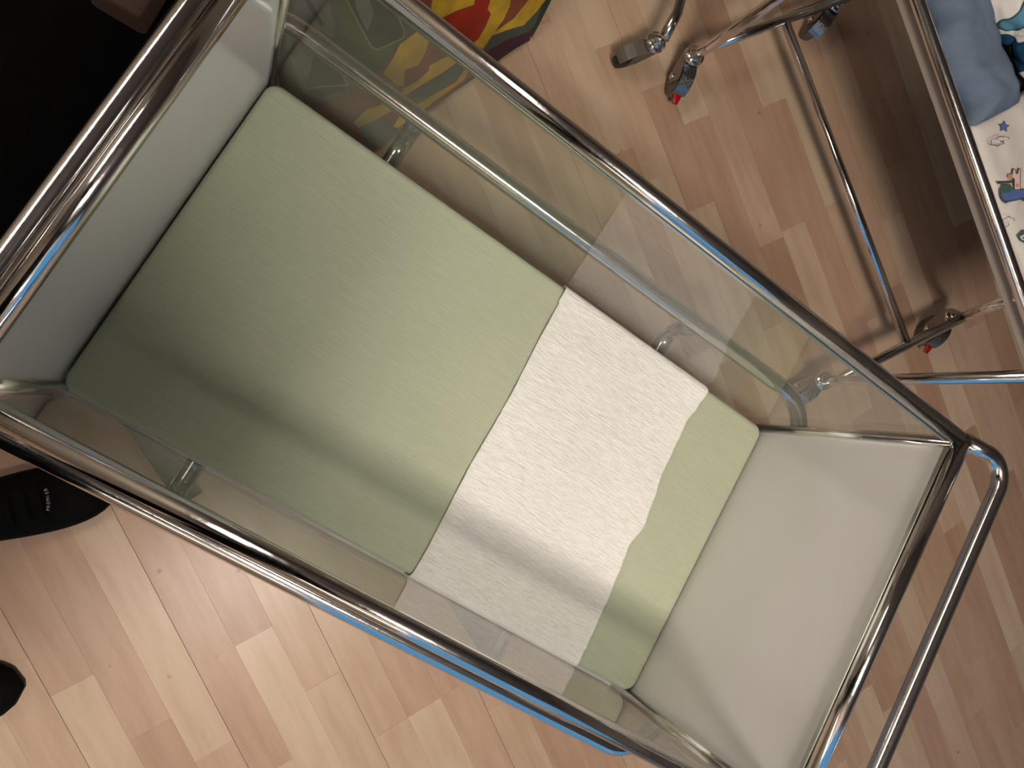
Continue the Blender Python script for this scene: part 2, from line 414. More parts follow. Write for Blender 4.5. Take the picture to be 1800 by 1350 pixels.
cl['label'] = 'white crinkled muslin cloth laid across the sage mattress'; cl['category'] = 'cloth'

# ---- cart under the tub
cart = thing('bassinet_cart', 'chrome tubular cart frame carrying the cot with the sage mattress', 'cart', (L / 2, W / 2, 0))
UO, UR, UZ = .0535, .0122, .50
tube('side_frame', [(-.078, -UO - .0065, UZ), (L + UO - .014, -UO - .0065, UZ), (L + UO - .014, W + UO, UZ), (-.078, W + UO, UZ)], UR, CHROME, cart, [.05, .06, .06, .088], closed=True, seg=24)
for x in (.166, .618):
    tube('cross_bar', [(x, -UO, UZ), (x, -UO + .004, UZ - .075), (x, W + UO - .004, UZ - .075), (x, W + UO, UZ)], 0.0115, CHROME2, cart, .03)
    M_ = Matrix.Translation((x - .075, .005, UZ - .094)) @ Matrix.Rotation(radians(153), 4, 'Z')
    box('diagonal_bar', (-.105, -.015, -.002), (.105, .015, .002), CHROME2, cart, .0008, 1, M_)  # flat diagonal bar put in as the dark band beside each cross bar
    tube('leg', [(x, .20, UZ - .075), (x + .02, .20, .15)], .014, CHROME2, cart)
tube('base_bar', [(.1, .20, .14), (.78, .20, .14)], .014, CHROME2, cart)
def wheel_part(name, parent, c, ax, r, wd, mat, rl):
    bm = bmesh.new(); h = wd / 2
    lathe(bm, [(r * .30, -h), (r * .74, -h), (r * .78, -h * .8), (r * .86, -h * .9), (r * .97, -h * .75), (r, -h * .3), (r, h * .3), (r * .97, h * .75), (r * .86, h * .9), (r * .78, h * .8), (r * .74, h), (r * .30, h)], c, ax, 28)
    o = finish(bm, name, mat, parent); return rel(o) if rl else o
def caster(parent, top, trail, brake=False, dark=False, r=.038):
    """stem down from top, swivel plate, housing round a wheel trailing in direction trail (angle, world)"""
    T = Vector(top); d = Vector((cos(trail), sin(trail), 0)); s = Vector((-d.y, d.x, 0)); up = Vector((0, 0, 1))
    zc = r + .001; C0 = Vector((T.x, T.y, 0)); C = C0 + d * .030 + up * zc
    cs = bpy.data.objects.new('caster', None); COL.objects.link(cs); cs.parent = parent; cs.empty_display_size = .02
    def put(o): 
        for v in o.data.vertices: v.co -= parent.location
        return o
    bm = bmesh.new(); zt_ = T.z - .012; zp = 2 * r + .010
    lathe(bm, [(.0075, zt_ + .012), (.0075, zp + .020), (.012, zp + .019), (.0125, zp + .016), (.010, zp + .0155), (.0105, zp + .013), (.0155, zp + .012), (.016, zp + .008), (.012, zp + .0075), (.013, zp + .005), (.020, zp + .004), (.021, zp - .002), (.017, zp - .006)], C0, up, 24)
    put(finish(bm, 'swivel_stem', CHROME, cs))
    # fork: hood over the wheel swept along the trail
    bm = bmesh.new(); hw = .0155; n = 10
    rings = []
    for i in range(n + 1):
        a = radians(150 - i * 13.0); rr = r + .005
        c = C + d * (-cos(a)) * -1 * 0  # centre
        p = C + (-d) * (-cos(a)) * rr * -1 * -1 + up * sin(a) * rr if False else C + d * (-cos(pi - a)) * -rr * 0 + d * cos(a) * rr + up * sin(a) * rr
        wv = hw * (1 - .15 * (i / n))
        inn = C + d * cos(a) * (rr - .002) + up * sin(a) * (rr - .002)
        rings.append([bm.verts.new(inn + s * wv * .93), bm.verts.new(p + s * wv), bm.verts.new(p - s * wv), bm.verts.new(inn - s * wv * .93)])
    for a_, b_ in zip(rings, rings[1:]):
        for q in range(4): bm.faces.new((a_[q], a_[(q + 1) % 4], b_[(q + 1) % 4], b_[q]))
    bm.faces.new(rings[0]); bm.faces.new(rings[-1][::-1])
    for sg in (1, -1):  # cheeks
        pts = [C + d * (.012) + up * (-.008), C + d * (-.012) + up * (-.006), C0 + up * (zp - .016) - d * .016, C0 + up * (zp - .004) - d * .014, C0 + up * (zp - .004) + d * .014, C + d * .018 + up * (r * .75)]
        A = [bm.verts.new(p + s * sg * .0152) for p in pts]; B = [bm.verts.new(p + s * sg * .0128) for p in pts]
        m_ = len(pts)
        for q in range(m_): bm.faces.new((A[q], A[(q + 1) % m_], B[(q + 1) % m_], B[q]))
        bm.faces.new(A); bm.faces.new(B[::-1])
    bmesh.ops.recalc_face_normals(bm, faces=bm.faces)
    put(finish(bm, 'caster_fork', CAST if not dark else GREYR, cs, smooth=False))
    o = wheel_part('wheel', cs, C, s, r, .022, BLACKR if dark else GREYR, False); put(o)
    bm = bmesh.new(); lathe(bm, [(.0045, -.0185), (.0065, -.0175), (.0065, -.0155), (.004, -.015), (.004, .015), (.0065, .0155), (.0065, .0175), (.0045, .0185)], C, s, 14)
    put(finish(bm, 'axle_bolt', CHROME, cs))
    if brake:
        bm = bmesh.new(); Bp = C + d * (r + .004) + up * .012
        M = Matrix.Translation(Bp) @ Matrix((d, s, up)).transposed().to_4x4() @ Matrix.Rotation(radians(18), 4, 'Y')
        boxm(bm, (-.010, -.010, -.003), (.016, .010, .003), .002, 2); bmesh.ops.transform(bm, matrix=M, verts=bm.verts)
        for v in bm.verts:
            q = (v.co - Bp).dot(d)
            if q > .008: v.co -= s * ((v.co - Bp).dot(s)) * .45
        o = put(finish(bm, 'brake_tab', REDP, cs)); o['label'] = 'small red brake tab'
for x in (.1, .78):
    tube('foot_bar', [(x, .06, .14), (x, .34, .14)], .014, CHROME2, cart)
    for y in (.07, .33): caster(cart, (x, y, .14), radians(200 if y < .2 else 140), brake=(x > .5))

# ================================================================= SECOND TROLLEY (beyond, right) in its own frame u, n
ang = radians(-32.34); Ud = Vector((cos(ang), sin(ang), 0)); Nd = Vector((-Ud.y, Ud.x, 0))
def un(u, n, z): return Ud * u + Nd * n + Vector((0, 0, z))
T2c = un(.25, 1.45, 0)
tr = thing('bassinet_cart', 'chrome cart on casters at the right carrying a low white tray of baby bedding', 'cart', T2c)
zb2, zr2 = .12, .56; rb = .0105
uA, uB, nA, nB = -.127, .584, 1.223, 1.605
def T(name, pts, r=rb, fil=0, mat=CHROME, **k): return tube(name, pts, r, mat, tr, fil, **k)
T('rail', [un(-.19, 1.232, zr2), un(uB + .02, 1.232, zr2), un(uB + .02, 1.66, zr2), un(-.19, 1.66, zr2)], .0098, .05, closed=True, seg=22)
for u in (uA, uB):
    T('end_bar', [un(u, nA, zb2), un(u + (.03 if u > 0 else .01), nB, zb2)], rb)
    T('leg', [un(u, nA - .012, zb2 - .022), un(u + .002, nA, zb2 + .01), un(u + .002, 1.232, zr2)], .0105, .02)
T('leg', [un(uB + .03, nB, zb2 - .02), un(uB + .03, nB, zb2), un(.455, 1.245, zr2 - .012)], .0105, .015)
T('leg', [un(uA + .01, nB, zb2 - .02), un(uA + .01, nB, zb2), un(uA + .02, 1.655, zr2 - .01)], .0105, .015)
T('long_bar', [un(uA + .004, 1.425, zb2), un(uB + .013, 1.425, zb2)], .0095)
cA = un(uA, nA - .004, zb2 - .012); cB = un(uB, nA - .004, zb2 - .012); cC = un(uB + .03, nB, zb2 - .012); cD = un(uA + .01, nB, zb2 - .012)
def ang_to(c, x, y): return math.atan2(y - c.y, x - c.x)
caster(tr, cA, ang_to(cA, .562, 1.044), brake=True)
caster(tr, cB, ang_to(cB, 1.126, .645))
caster(tr, cC, radians(-84), brake=True)
caster(tr, cD, ang_to(cD, .759, 1.335))
# low tray hung inside the rail
TRAYM = plain('tray_laminate', (158, 146, 134), .5, nscale=4, namp=.04)
tray = thing('bedding_tray', 'low laminate tray inside the chrome rail of the right-hand cart', 'tray', T2c + Vector((0, 0, .51)))
def tbox(name, a, b, mat, parent=tray, bev=.001):
    M = Matrix((Ud, Nd, Vector((0, 0, 1)))).transposed().to_4x4(); o = box(name, a, b, mat, parent, bev, 2, M); return o
tbox('tray_side', (-.18, 1.2435, .518), (uB - .004, 1.2595, .548), TRAYM)
tbox('tray_side', (-.18, 1.632, .518), (uB - .004, 1.648, .548), TRAYM)
tbox('tray_end', (uB - .004, 1.2435, .518), (uB + .012, 1.648, .548), TRAYM)
tbox('tray_end', (-.196, 1.2435, .518), (-.18, 1.648, .548), TRAYM)
tbox('tray_bottom', (-.18, 1.2595, .512), (uB - .004, 1.632, .5175), plain('dark_green_liner', (52, 62, 54), .6, nscale=6))

# soft bedding pieces --------------------------------------------------
def puff(name, label, cat, u0, u1, n0, n1, z0, h, mat, seed=1, wr=.004, edge=.02, group=None, res=60, shape=None, fr=(16, 40)):
    bm = bmesh.new(); g = []
    nx = res; ny = max(12, int(res * (n1 - n0) / (u1 - u0)) if u1 - u0 > n1 - n0 else res)
    for j in range(ny + 1):
        r = []
        for i in range(nx + 1):
            a, b = i / nx, j / ny; u = u0 + (u1 - u0) * a; n = n0 + (n1 - n0) * b
            if shape: u, n = shape(a, b, u, n)
            dx = min(a, 1 - a) * (u1 - u0); dy = min(b, 1 - b) * (n1 - n0); d = min(dx, dy)
            f = math.sqrt(max(0, 1 - (1 - min(1, d / edge)) ** 2))
            z = z0 + h * f + wr * f * (MN.noise(Vector((u * fr[0], n * fr[1], seed))) + .5 * MN.noise(Vector((u * 60, n * 60, seed + 3))))
            r.append(bm.verts.new(un(u, n, max(z, z0))))
        g.append(r)
    for j in range(ny):
        for i in range(nx): bm.faces.new((g[j][i], g[j][i + 1], g[j + 1][i + 1], g[j + 1][i]))
    # underside
    ring = [g[0][i] for i in range(nx + 1)] + [g[j][nx] for j in range(1, ny + 1)] + [g[ny][i] for i in range(nx - 1, -1, -1)] + [g[j][0] for j in range(ny - 1, 0, -1)]
    bm.faces.new(ring[::-1]); bmesh.ops.recalc_face_normals(bm, faces=bm.faces)
    o = finish(bm, name, mat); 
    if label: o['label'] = label; o['category'] = cat
    if group: o['group'] = group
    return o
BLUEG = plain('slate_blue_cotton', (104, 118, 136), .9, spec=.15, nscale=90, namp=.06, bump=.4)
PRINTW = plain('printed_white_cotton', (214, 206, 198), .9, spec=.15, nscale=60, namp=.03, bump=.2)
pad = puff('changing_pad', 'white padded mat lying in the low tray of the right-hand cart', 'mat',   .19, uB - .008, 1.262, 1.63, .5185, .022, PRINTW, 4, .002, .02)
def mshape(a, b, u, n):
    u -= .02 * b * (1 - a)
    return u + .006 * sin(n * 40) * a, n + (.006 * sin(u * 17) - .004) * (1 - b)
blk = puff('printed_blanket', 'white baby blanket printed with a star, clouds and a giraffe truck', 'blanket', .185, uB - .012, 1.2625, 1.60, .541, .016, PRINTW, 8, .003, .022, shape=mshape)
def pshape(a, b, u, n):
    w = .010 * (sin(u * 42 + 1) + .5 * sin(u * 95)) * (1 - b)
    return u, n + w + max(0, .3 - (u + .3)) * .03
pil = puff('pillow', 'slate blue cotton pillow with gathered edge beside the printed blanket', 'pillow', -.165, .196, 1.262, 1.372, .519, .058, BLUEG, 12, .006, .035, shape=pshape, fr=(34, 12))
# flat printed motifs laid on the blanket
def at_plane(px, py, z):
    d = RIGHT * ((px - 900) / FPX) + DOWN * ((py - 675) / FPX) + FWD
    return CAM + d * ((z - CAM.z) / d.z)
ZP = .5605
def motif(name, polys, parent, mats):
    bm = bmesh.new()
    for k, (mi, pts) in enumerate(polys):
        vs = [bm.verts.new(at_plane(x, y, ZP) + Vector((0, 0, .00025 * k))) for x, y in pts]
        f = bm.faces.new(vs); f.material_index = mi
        if f.normal.z < 0: f.normal_flip()
    bmesh.ops.triangulate(bm, faces=bm.faces)
    o = finish(bm, name, None, parent, smooth=False, mats=mats); return o
def ring_pts(pts, wd):
    """closed outline as quads"""
    out = []; n = len(pts); cx = sum(p[0] for p in pts) / n; cy = sum(p[1] for p in pts) / n
    inn = []
    for x, y in pts:
        dx, dy = x - cx, y - cy; l = math.hypot(dx, dy); inn.append((x - dx / l * wd, y - dy / l * wd))
    for i in range(n): j = (i + 1) % n; out.append([pts[i], pts[j], inn[j], inn[i]])
    return out
pc = lambda n, c: plain('print_' + n, c, .9, spec=.1, nscale=80, namp=.05)
P_BL, P_OUT, P_GR, P_PK, P_OR, P_WH = pc('blue', (88, 108, 160)), pc('outline', (84, 76, 84)), pc('green', (72, 98, 88)), pc('pink', (222, 190, 176)), pc('orange', (190, 150, 110)), pc('white', (216, 210, 204))
st = []
for i in range(10):
    a = -pi / 2 + i * pi / 5 + .1; r = 10.5 if i % 2 == 0 else 5.4; st.append((1765 + r * cos(a), 222.5 + r * sin(a)))
st2 = [(1765 + (x - 1765) * .85, 222.5 + (y - 222.5) * .85) for x, y in st]
motif('printed_star', [(1, st), (0, st2)], blk, [P_BL, P_OUT])
def cloud(cx, cy, sx, sy, rot=0):
    pts = []
    for i in range(40):
        a = 2 * pi * i / 40; r = 1 + .13 * abs(sin(a * 3)) * 2 - .1
        x, y = r * cos(a) * sx, r * sin(a) * sy; pts.append((cx + x * cos(rot) - y * sin(rot), cy + x * sin(rot) + y * cos(rot)))
    return pts
c1 = cloud(1750, 250, 14, 7, -.15)
motif('printed_cloud', [(0, q) for q in ring_pts(c1, 1.5)] + [(0, [(1746, 249), (1750, 252), (1755, 249), (1755, 250.5), (1750, 253.5), (1746, 250.5)])], blk, [P_OUT])
c2 = cloud(1765, 391, 8, 8)
motif('printed_cloud', [(0, q) for q in ring_pts(c2, 1.3)], blk, [P_OUT])
gir = [(1, [(1757, 331), (1802, 332), (1802, 349), (1765, 357), (1759, 347)]), (0, [(1759, 333), (1802, 334), (1802, 347), (1766, 354), (1761, 346)]),
       (1, [(1752, 319), (1786, 318), (1786, 321), (1753, 324)]), (2, [(1760, 325), (1775, 324), (1779, 330), (1775, 338), (1763, 340), (1758, 334)]),
       (1, [(1779, 297), (1784, 297), (1785, 304), (1787, 304), (1789, 296), (1794, 297), (1793, 306), (1793, 334), (1781, 334), (1781, 316), (1775, 315), (1776, 309)]),
       (3, [(1780.5, 298), (1783, 298), (1784, 306), (1788, 306), (1790.5, 297.5), (1792.5, 298), (1791.5, 307), (1791.5, 333), (1782.5, 333), (1782.5, 314), (1777, 313), (1778, 310)]),
       (4, [(1770, 307), (1777, 306), (1779, 312), (1774, 316), (1770, 312)]), (4, [(1784, 324), (1788, 323), (1789, 328), (1785, 330)]),
       (1, [(1764, 353), (1769, 353), (1769, 357), (1765, 358)]), (1, [(1793, 349), (1799, 349), (1800, 354), (1794, 354)])]
motif('printed_giraffe_truck', gir, blk, [P_BL, P_OUT, P_GR, P_PK, P_OR])
motif('printed_leaf', [(0, [(1788, 415), (1796, 405), (1805, 404), (1806, 430), (1794, 424)]), (1, [(1792, 416), (1800, 412), (1803, 414), (1796, 418), (1801, 421), (1797, 423)])], blk, [P_GR, P_WH])
# patterned soft toy blanket, upper right: blue, white and black
PATB = NT('blue_white_black_plush'); PATB.p.inputs['Roughness'].default_value = .95
v = PATB.coords((1, 1, 1)); f = PATB.noise(v, 17, 1.5, .45)
PATB.link(PATB.ramp(f, [(0, srgb(28, 66, 96)), (.40, srgb(30, 70, 100)), (.425, srgb(38, 34, 46)), (.445, srgb(222, 216, 208)), (.57, srgb(222, 216, 208)), (.585, srgb(30, 28, 34)), (.63, srgb(88, 138, 156)), (1, srgb(110, 150, 165))]), PATB.p.inputs['Base Color'])
PATB.p.inputs['Specular IOR Level'].default_value = .1
def lobe(cu, cn, cz, ru, rn, rz, seed, name, label, cat, mat=PATB.m, rot=0):
    bm = bmesh.new(); bmesh.ops.create_icosphere(bm, subdivisions=5, radius=1)
    for v in bm.verts:
        k = 1 + .16 * MN.noise(v.co * 1.7 + Vector((seed, 0, 0))) + .05 * MN.noise(v.co * 5 + Vector((seed, 4, 0)))
        p = v.co * k; x, y = p.x * ru, p.y * rn; x, y = x * cos(rot) - y * sin(rot), x * sin(rot) + y * cos(rot)
        v.co = un(cu + x, cn + y, max(.52, cz + p.z * rz))
    o = finish(bm, name, mat); o['label'] = label; o['category'] = cat; return o
lobe(.03, 1.392, .575, .075, .040, .050, 3.1, 'plush_blanket', 'rolled blue, white and black patterned plush blanket behind the slate blue pillow', 'blanket')
lobe(.125, 1.428, .575, .070, .048, .040, 8.3, 'plush_toy', 'grey and white plush toy at the right frame edge beside the printed blanket', 'toy')

# ================================================================= THIRD CART: one corner of its base shows at the top
t3 = thing('bassinet_cart', 'chrome cart base with a black unbraked caster at the top edge of the photo', 'cart', (.46, 1.14, 0))
L3 = Vector((.462, 1.115, .12))
tube('base_tube', [L3 + Vector((.004, -.055, -.004)), L3, L3 + Vector((-.045, .16, .004)), L3 + Vector((-.10, .36, .004))], .0115, CHROME, t3, .03)
tube('leg', [L3 + Vector((-.045, .16, .004)), L3 + Vector((-.05, .17, .42))], .0105, CHROME, t3)
tube('leg', [L3 + Vector((-.10, .36, .004)), L3 + Vector((-.105, .37, .42))], .0105, CHROME, t3)
tube('rail', [L3 + Vector((-.0, .03, .42)), L3 + Vector((-.16, .50, .42))], .0105, CHROME, t3)
c3 = Vector((.464, 1.064, .108)); caster(t3, c3, ang_to(c3, .405, .985), dark=True)
c3 = Vector((.36, 1.46, .108)); caster(t3, c3, radians(120), dark=True)

# ================================================================= PATTERNED BAG (upper left, seen through the clear side)
B1 = Vector((.264, .949, .002)); B2 = Vector((.138, .591, .002)); bu = (B2 - B1).normalized()
bk = Vector((bu.y, -bu.x, 0)); bk = bk if bk.x < 0 else -bk
LEAN = radians(30); bv = bk * sin(LEAN) + Vector((0, 0, cos(LEAN))); bn = bu.cross(bv); bn = bn if bn.z > 0 else -bn
bag = thing('shopping_bag', 'colourful printed shopping bag leaning on the floor behind the clear cot side', 'bag', (.15, .78, 0))
OLIVE = plain('olive_print', (84, 84, 66), .45, nscale=8, namp=.2)
bl, bh, bd = .475, .40, .13
bm = bmesh.new(); NU, NV = 24, 18; front = []; back = []
for j in range(NV + 1):
    fr_, br_ = [], []
    for i in range(NU + 1):
        a, b = i / NU, j / NV; u_ = -.0 - .10 * b * (1 - a) * .6 + bl * a; vv = bh * b
        dn = .003 * MN.noise(Vector((a * 5, b * 4, 2))) * (1 if 0 < b < 1 else 0)
        p = B1 + bu * u_ + bv * vv
        fr_.append(bm.verts.new(p + bn * dn)); q = B1 + bu * u_ + bk * (bd + sin(LEAN) * vv * .55) + Vector((0, 0, cos(LEAN) * vv))
        br_.append(bm.verts.new(q + bk * (.012 * sin(a * 9 + b * 3))))
    front.append(fr_); back.append(br_)
for G in (front, back):
    for j in range(NV):
        for i in range(NU): bm.faces.new((G[j][i], G[j][i + 1], G[j + 1][i + 1], G[j + 1][i]))
for j in range(NV):
    bm.faces.new((front[j][0], front[j + 1][0], back[j + 1][0], back[j][0])); bm.faces.new((front[j][NU], back[j][NU], back[j + 1][NU], front[j + 1][NU]))
for i in range(NU): bm.faces.new((front[0][i], back[0][i], back[0][i + 1], front[0][i + 1]))
bmesh.ops.recalc_face_normals(bm, faces=bm.faces)
rel(finish(bm, 'bag_body', OLIVE, bag))
def onbag(px, py, off):
    d = RIGHT * ((px - 900) / FPX) + DOWN * ((py - 675) / FPX) + FWD
    t_ = bn.dot(B1 - CAM) / bn.dot(d); return CAM + d * t_ + bn * off
bc = lambda n, c, namp=.15: plain('bag_' + n, c, .4, nscale=25, namp=namp)
BM = [bc('rust', (128, 66, 48)), bc('red', (158, 32, 14), .3), bc('yellow', (196, 158, 44), .25), bc('slate', (66, 78, 70)), bc('purple', (62, 22, 52)), bc('darkgreen', (34, 48, 36)), bc('grey', (104, 98, 92)), bc('lime', (128, 136, 84)), bc('dark', (46, 46, 42)), bc('green', (72, 84, 44))]
def line(pts, wd):
    out = []
    for (a, b) in zip(pts, pts[1:]):
        dx, dy = b[0] - a[0], b[1] - a[1]; l = math.hypot(dx, dy); nx, ny = -dy / l * wd / 2, dx / l * wd / 2
        out.append([(a[0] + nx, a[1] + ny), (b[0] + nx, b[1] + ny), (b[0] - nx, b[1] - ny), (a[0] - nx, a[1] - ny)])
    return out
prints = [
 (9, [(590, -20), (700, -20), (720, 40), (700, 75), (640, 135), (610, 150), (570, 95), (600, 60)]),
 (0, [(952, -20), (928, 68), (865, 104), (835, 124), (760, 186), (700, 231), (620, 287), (575, 318), (545, 190), (600, 165), (640, 145), (665, 120), (700, 80), (730, 45), (740, -20)]),
 (1, [(835, -20), (880, -20), (866, 15), (845, 45), (835, 73), (822, 88), (790, 70), (770, 34), (800, 18), (830, 8)]),
 (2, [(760, -20), (835, -20), (830, 6), (800, 16), (772, 30), (754, 14)]),
 (2, [(734, 50), (753, 61), (745, 90), (732, 112), (708, 121), (708, 150), (694, 146), (670, 126), (685, 105), (700, 75)]),
 (2, [(864, -20), (897, -20), (893, 8), (882, 32), (868, 52), (846, 84), (829, 73), (838, 66), (850, 45), (860, 22), (854, 14)]),
 (2, [(940, -20), (965, -20), (948, 10), (918, 42), (890, 50), (862, 60), (846, 84), (840, 76), (872, 50), (900, 30)]),
 (3, [(958, -5), (945, 20), (936, 46), (926, 55), (890, 66), (860, 84), (850, 90), (846, 84), (862, 60), (890, 50), (918, 42), (940, 18)]),
 (5, [(975, -20), (950, 5), (938, 40), (926, 55), (932, 64), (945, 40)]),
 (4, [(932, 52), (928, 69), (866, 103), (848, 92), (862, 82), (892, 66)]),
 (2, [(792, 92), (804, 104), (770, 128), (748, 140), (708, 166), (690, 178), (707, 152), (730, 140), (750, 122), (752, 112)]),
 (3, [(804, 104), (817, 112), (800, 136), (765, 158), (735, 178), (716, 172), (750, 144), (772, 130)]),
 (2, [(818, 113), (826, 112), (812, 138), (770, 168), (720, 205), (680, 232), (700, 200), (745, 172), (798, 142)]),
 (2, [(618, 212), (640, 190), (668, 180), (700, 172), (690, 190), (660, 205), (628, 222)]),
 (3, [(628, 222), (660, 205), (672, 212), (700, 225), (660, 258), (640, 250)]),
 (6, [(495, -20), (570, -20), (578, 20), (586, 46), (582, 64), (560, 55), (530, 30), (500, 20)]), (8, [(520, -20), (532, -20), (566, 40), (560, 44)]),
 (8, [(604, -20), (682, -20), (706, 50), (703, 62), (660, 82), (648, 78), (630, 45)]), (6, [(618, -20), (640, -20), (653, 22), (641, 52), (622, 12)]),
 (6, [(510, 70), (530, 80), (543, 110), (545, 122), (530, 115)]), (8, [(548, 92), (595, 125), (606, 145), (600, 155), (560, 168), (535, 150)])]
for seg_ in line([(596, -20), (648, 78), (660, 84), (705, 63), (707, 52), (676, -20)], 2.6): prints.append((7, seg_))
for seg_ in line([(505, 92), (535, 152), (560, 148), (606, 146), (598, 126)], 2.2): prints.append((7, seg_))
bm = bmesh.new()
for k, (mi, pts) in enumerate(prints):
    vs = [bm.verts.new(onbag(x, y, .0042 + .00008 * k)) for x, y in pts]; f_ = bm.faces.new(vs); f_.material_index = mi
bmesh.ops.triangulate(bm, faces=bm.faces)
o = finish(bm, 'printed_pattern', None, bag, smooth=False, mats=BM); rel(o)

# ================================================================= BLACK COAT HEAP beyond the head end
bm = bmesh.new(); g = []
NC = 70
for j in range(NC + 1):
    r = []
    for i in range(NC + 1):
        a, b = i / NC, j / NC; x = -1.35 + 1.17 * a; y = -.13 + .99 * b
        d = min(a, 1 - a, b, 1 - b); f_ = min(1, d / .09); f_ = math.sqrt(max(0, 1 - (1 - f_) ** 2))
        z = f_ * (.50 + .035 * MN.noise(Vector((x * 4, y * 4, 2))) + .02 * (1 - abs(MN.noise(Vector((x * 9 + y * 5, y * 6 - x * 3, 7))) * 2)))
        r.append(bm.verts.new((x + .02 * MN.noise(Vector((y * 7, 1, 1))), y + .02 * MN.noise(Vector((x * 7, 5, 1))), max(.001, z))))
    g.append(r)
for j in range(NC):
    for i in range(NC): bm.faces.new((g[j][i], g[j][i + 1], g[j + 1][i + 1], g[j + 1][i]))
bmesh.ops.recalc_face_normals(bm, faces=bm.faces)
coat = finish(bm, 'coat', DARKF)
coat['label'] = 'black coat piled in a dark heap beyond the head end of the cot'; coat['category'] = 'coat'

pp = box('paper_parcel', (-.05, -.03, 0), (.05, .03, .05), plain('brown_paper', (66, 48, 36), .9, nscale=20, namp=.15), None, .006, 2, Matrix.Translation((-.158, .422, .47)) @ Matrix.Rotation(radians(95), 4, 'Z'))
pp['label'] = 'brown paper parcel half hidden on the black coat at the top edge'; pp['category'] = 'parcel'

# ================================================================= PERSON holding the phone (only the black trainers show)
def nrm(a): return Vector((cos(a), sin(a), 0))
person = thing('person', 'person in black clothes and black trainers standing at the near head corner', 'person', (-.10, -.47, 0))
fd = [Vector((.74, .67, 0)).normalized(), Vector((.82, .57, 0)).normalized()]
toe = [Vector((.088, -.128, 0)), Vector((.137, -.456, 0))]
heel = [toe[i] - fd[i] * .285 for i in (0, 1)]
def shoe_w(t_):
    if t_ > .66: return .0495 * math.sqrt(max(.0004, 1 - ((t_ - .66) / .341) ** 2.4))
    w_ = .036 + .0135 * (3 * (t_ / .66) ** 2 - 2 * (t_ / .66) ** 3)
    return w_ * (math.sqrt(max(.02, 1 - (1 - t_ / .1) ** 2)) if t_ < .1 else 1)
def shoe(i):
    d = fd[i]; s = Vector((-d.y, d.x, 0)); N_, K = 22, 16; bm = bmesh.new(); rings = []; Ln = .285
    for a in range(N_ + 1):
        t_ = a / N_; x = Ln * t_
        wd = shoe_w(t_)
        hgt = .095 if t_ < .25 else .095 - (t_ - .25) * .075 if t_ < .8 else .054 * math.sqrt(max(.0, 1 - ((t_ - .8) / .205) ** 2)) + .002
        ring = []
        for k in range(K):
            th = 2 * pi * k / K; cz = hgt / 2; yy = cos(th); zz = sin(th)
            yy = math.copysign(abs(yy) ** .75, yy); zz = math.copysign(abs(zz) ** .7, zz)
            if zz > 0: yy *= 1 - .25 * zz
            ring.append(bm.verts.new(heel[i] + d * x + s * yy * wd + Vector((0, 0, .001 + cz + zz * cz))))
        rings.append(ring)
    for A, B in zip(rings, rings[1:]):
        for k in range(K): bm.faces.new((A[k], A[(k + 1) % K], B[(k + 1) % K], B[k]))
    bm.faces.new(rings[0]); bm.faces.new(rings[-1]); bmesh.ops.recalc_face_normals(bm, faces=bm.faces)
    sh = rel(finish(bm, 'shoe', DARKF, person)); sh['label'] = 'black trainer'
    bm = bmesh.new(); pl = []
    for a in range(N_ + 1):
        t_ = a / N_; wd = shoe_w(t_) * 1.01 + .0008
        pl.append((Ln * t_ * 1.002, wd))
    loop = [heel[i] + d * x + s * w_ for x, w_ in pl] + [heel[i] + d * x - s * w_ for x, w_ in reversed(pl)]
    A = [bm.verts.new(p + Vector((0, 0, .0005))) for p in loop]; B = [bm.verts.new(p + Vector((0, 0, .012))) for p in loop]
    for k in range(len(A)): bm.faces.new((A[k], A[(k + 1) % len(A)], B[(k + 1) % len(A)], B[k]))
    bm.faces.new(A); bm.faces.new(B); bmesh.ops.recalc_face_normals(bm, faces=bm.faces)
    so = finish(bm, 'sole', BLACKR, sh); 
    for v in so.data.vertices: v.co -= person.location
    for k in range(4):  # laces
        c = heel[i] + d * (.13 + .02 * k) + Vector((0, 0, .092 - .0015 * k * 2 - .0))
        bm = bmesh.new(); sweep(bm, fillet([c - s * .022 - Vector((0, 0, .012)), c, c + s * .022 - Vector((0, 0, .012))], .02), .002, 8)
        lc = finish(bm, 'lace', DARKF, sh)
        for v in lc.data.vertices: v.co -= person.location
    return sh
shoes = [shoe(0), shoe(1)]
# lettering across the toe of the first trainer
def word_on(sh, word, pxs, size_px, z):
    for ch, (x, y, rot) in zip(word, pxs):
        cu = bpy.data.curves.new('letter', 'FONT'); cu.body = ch; cu.size = 1; cu.align_x = 'CENTER'; cu.align_y = 'CENTER'
        o = bpy.data.objects.new('letter', cu); COL.objects.link(o); dg = bpy.context.evaluated_depsgraph_get()
        me_ = bpy.data.meshes.new_from_object(o.evaluated_get(dg)); bpy.data.objects.remove(o)
        c = at_plane(x, y, z); e1 = (at_plane(x + cos(rot), y + sin(rot), z) - c); e2 = (at_plane(x + sin(rot), y - cos(rot), z) - c)
        for v in me_.vertices: v.co = c + e1 * v.co.x * size_px + e2 * v.co.y * size_px - person.location
        me_.materials.clear(); me_.materials.append(LETTER)
        q = bpy.data.objects.new('letter', me_); COL.objects.link(q); q.parent = sh
word_on(shoes[0], 'PREMIER', [(85, 896, -1.62), (85.2, 890.5, -1.60), (85.3, 884.5, -1.58), (84.5, 878.2, -1.65), (83.8, 872.3, -1.72), (82.6, 866.5, -1.8), (80.5, 860.8, -1.9)], 8.5, .0905)
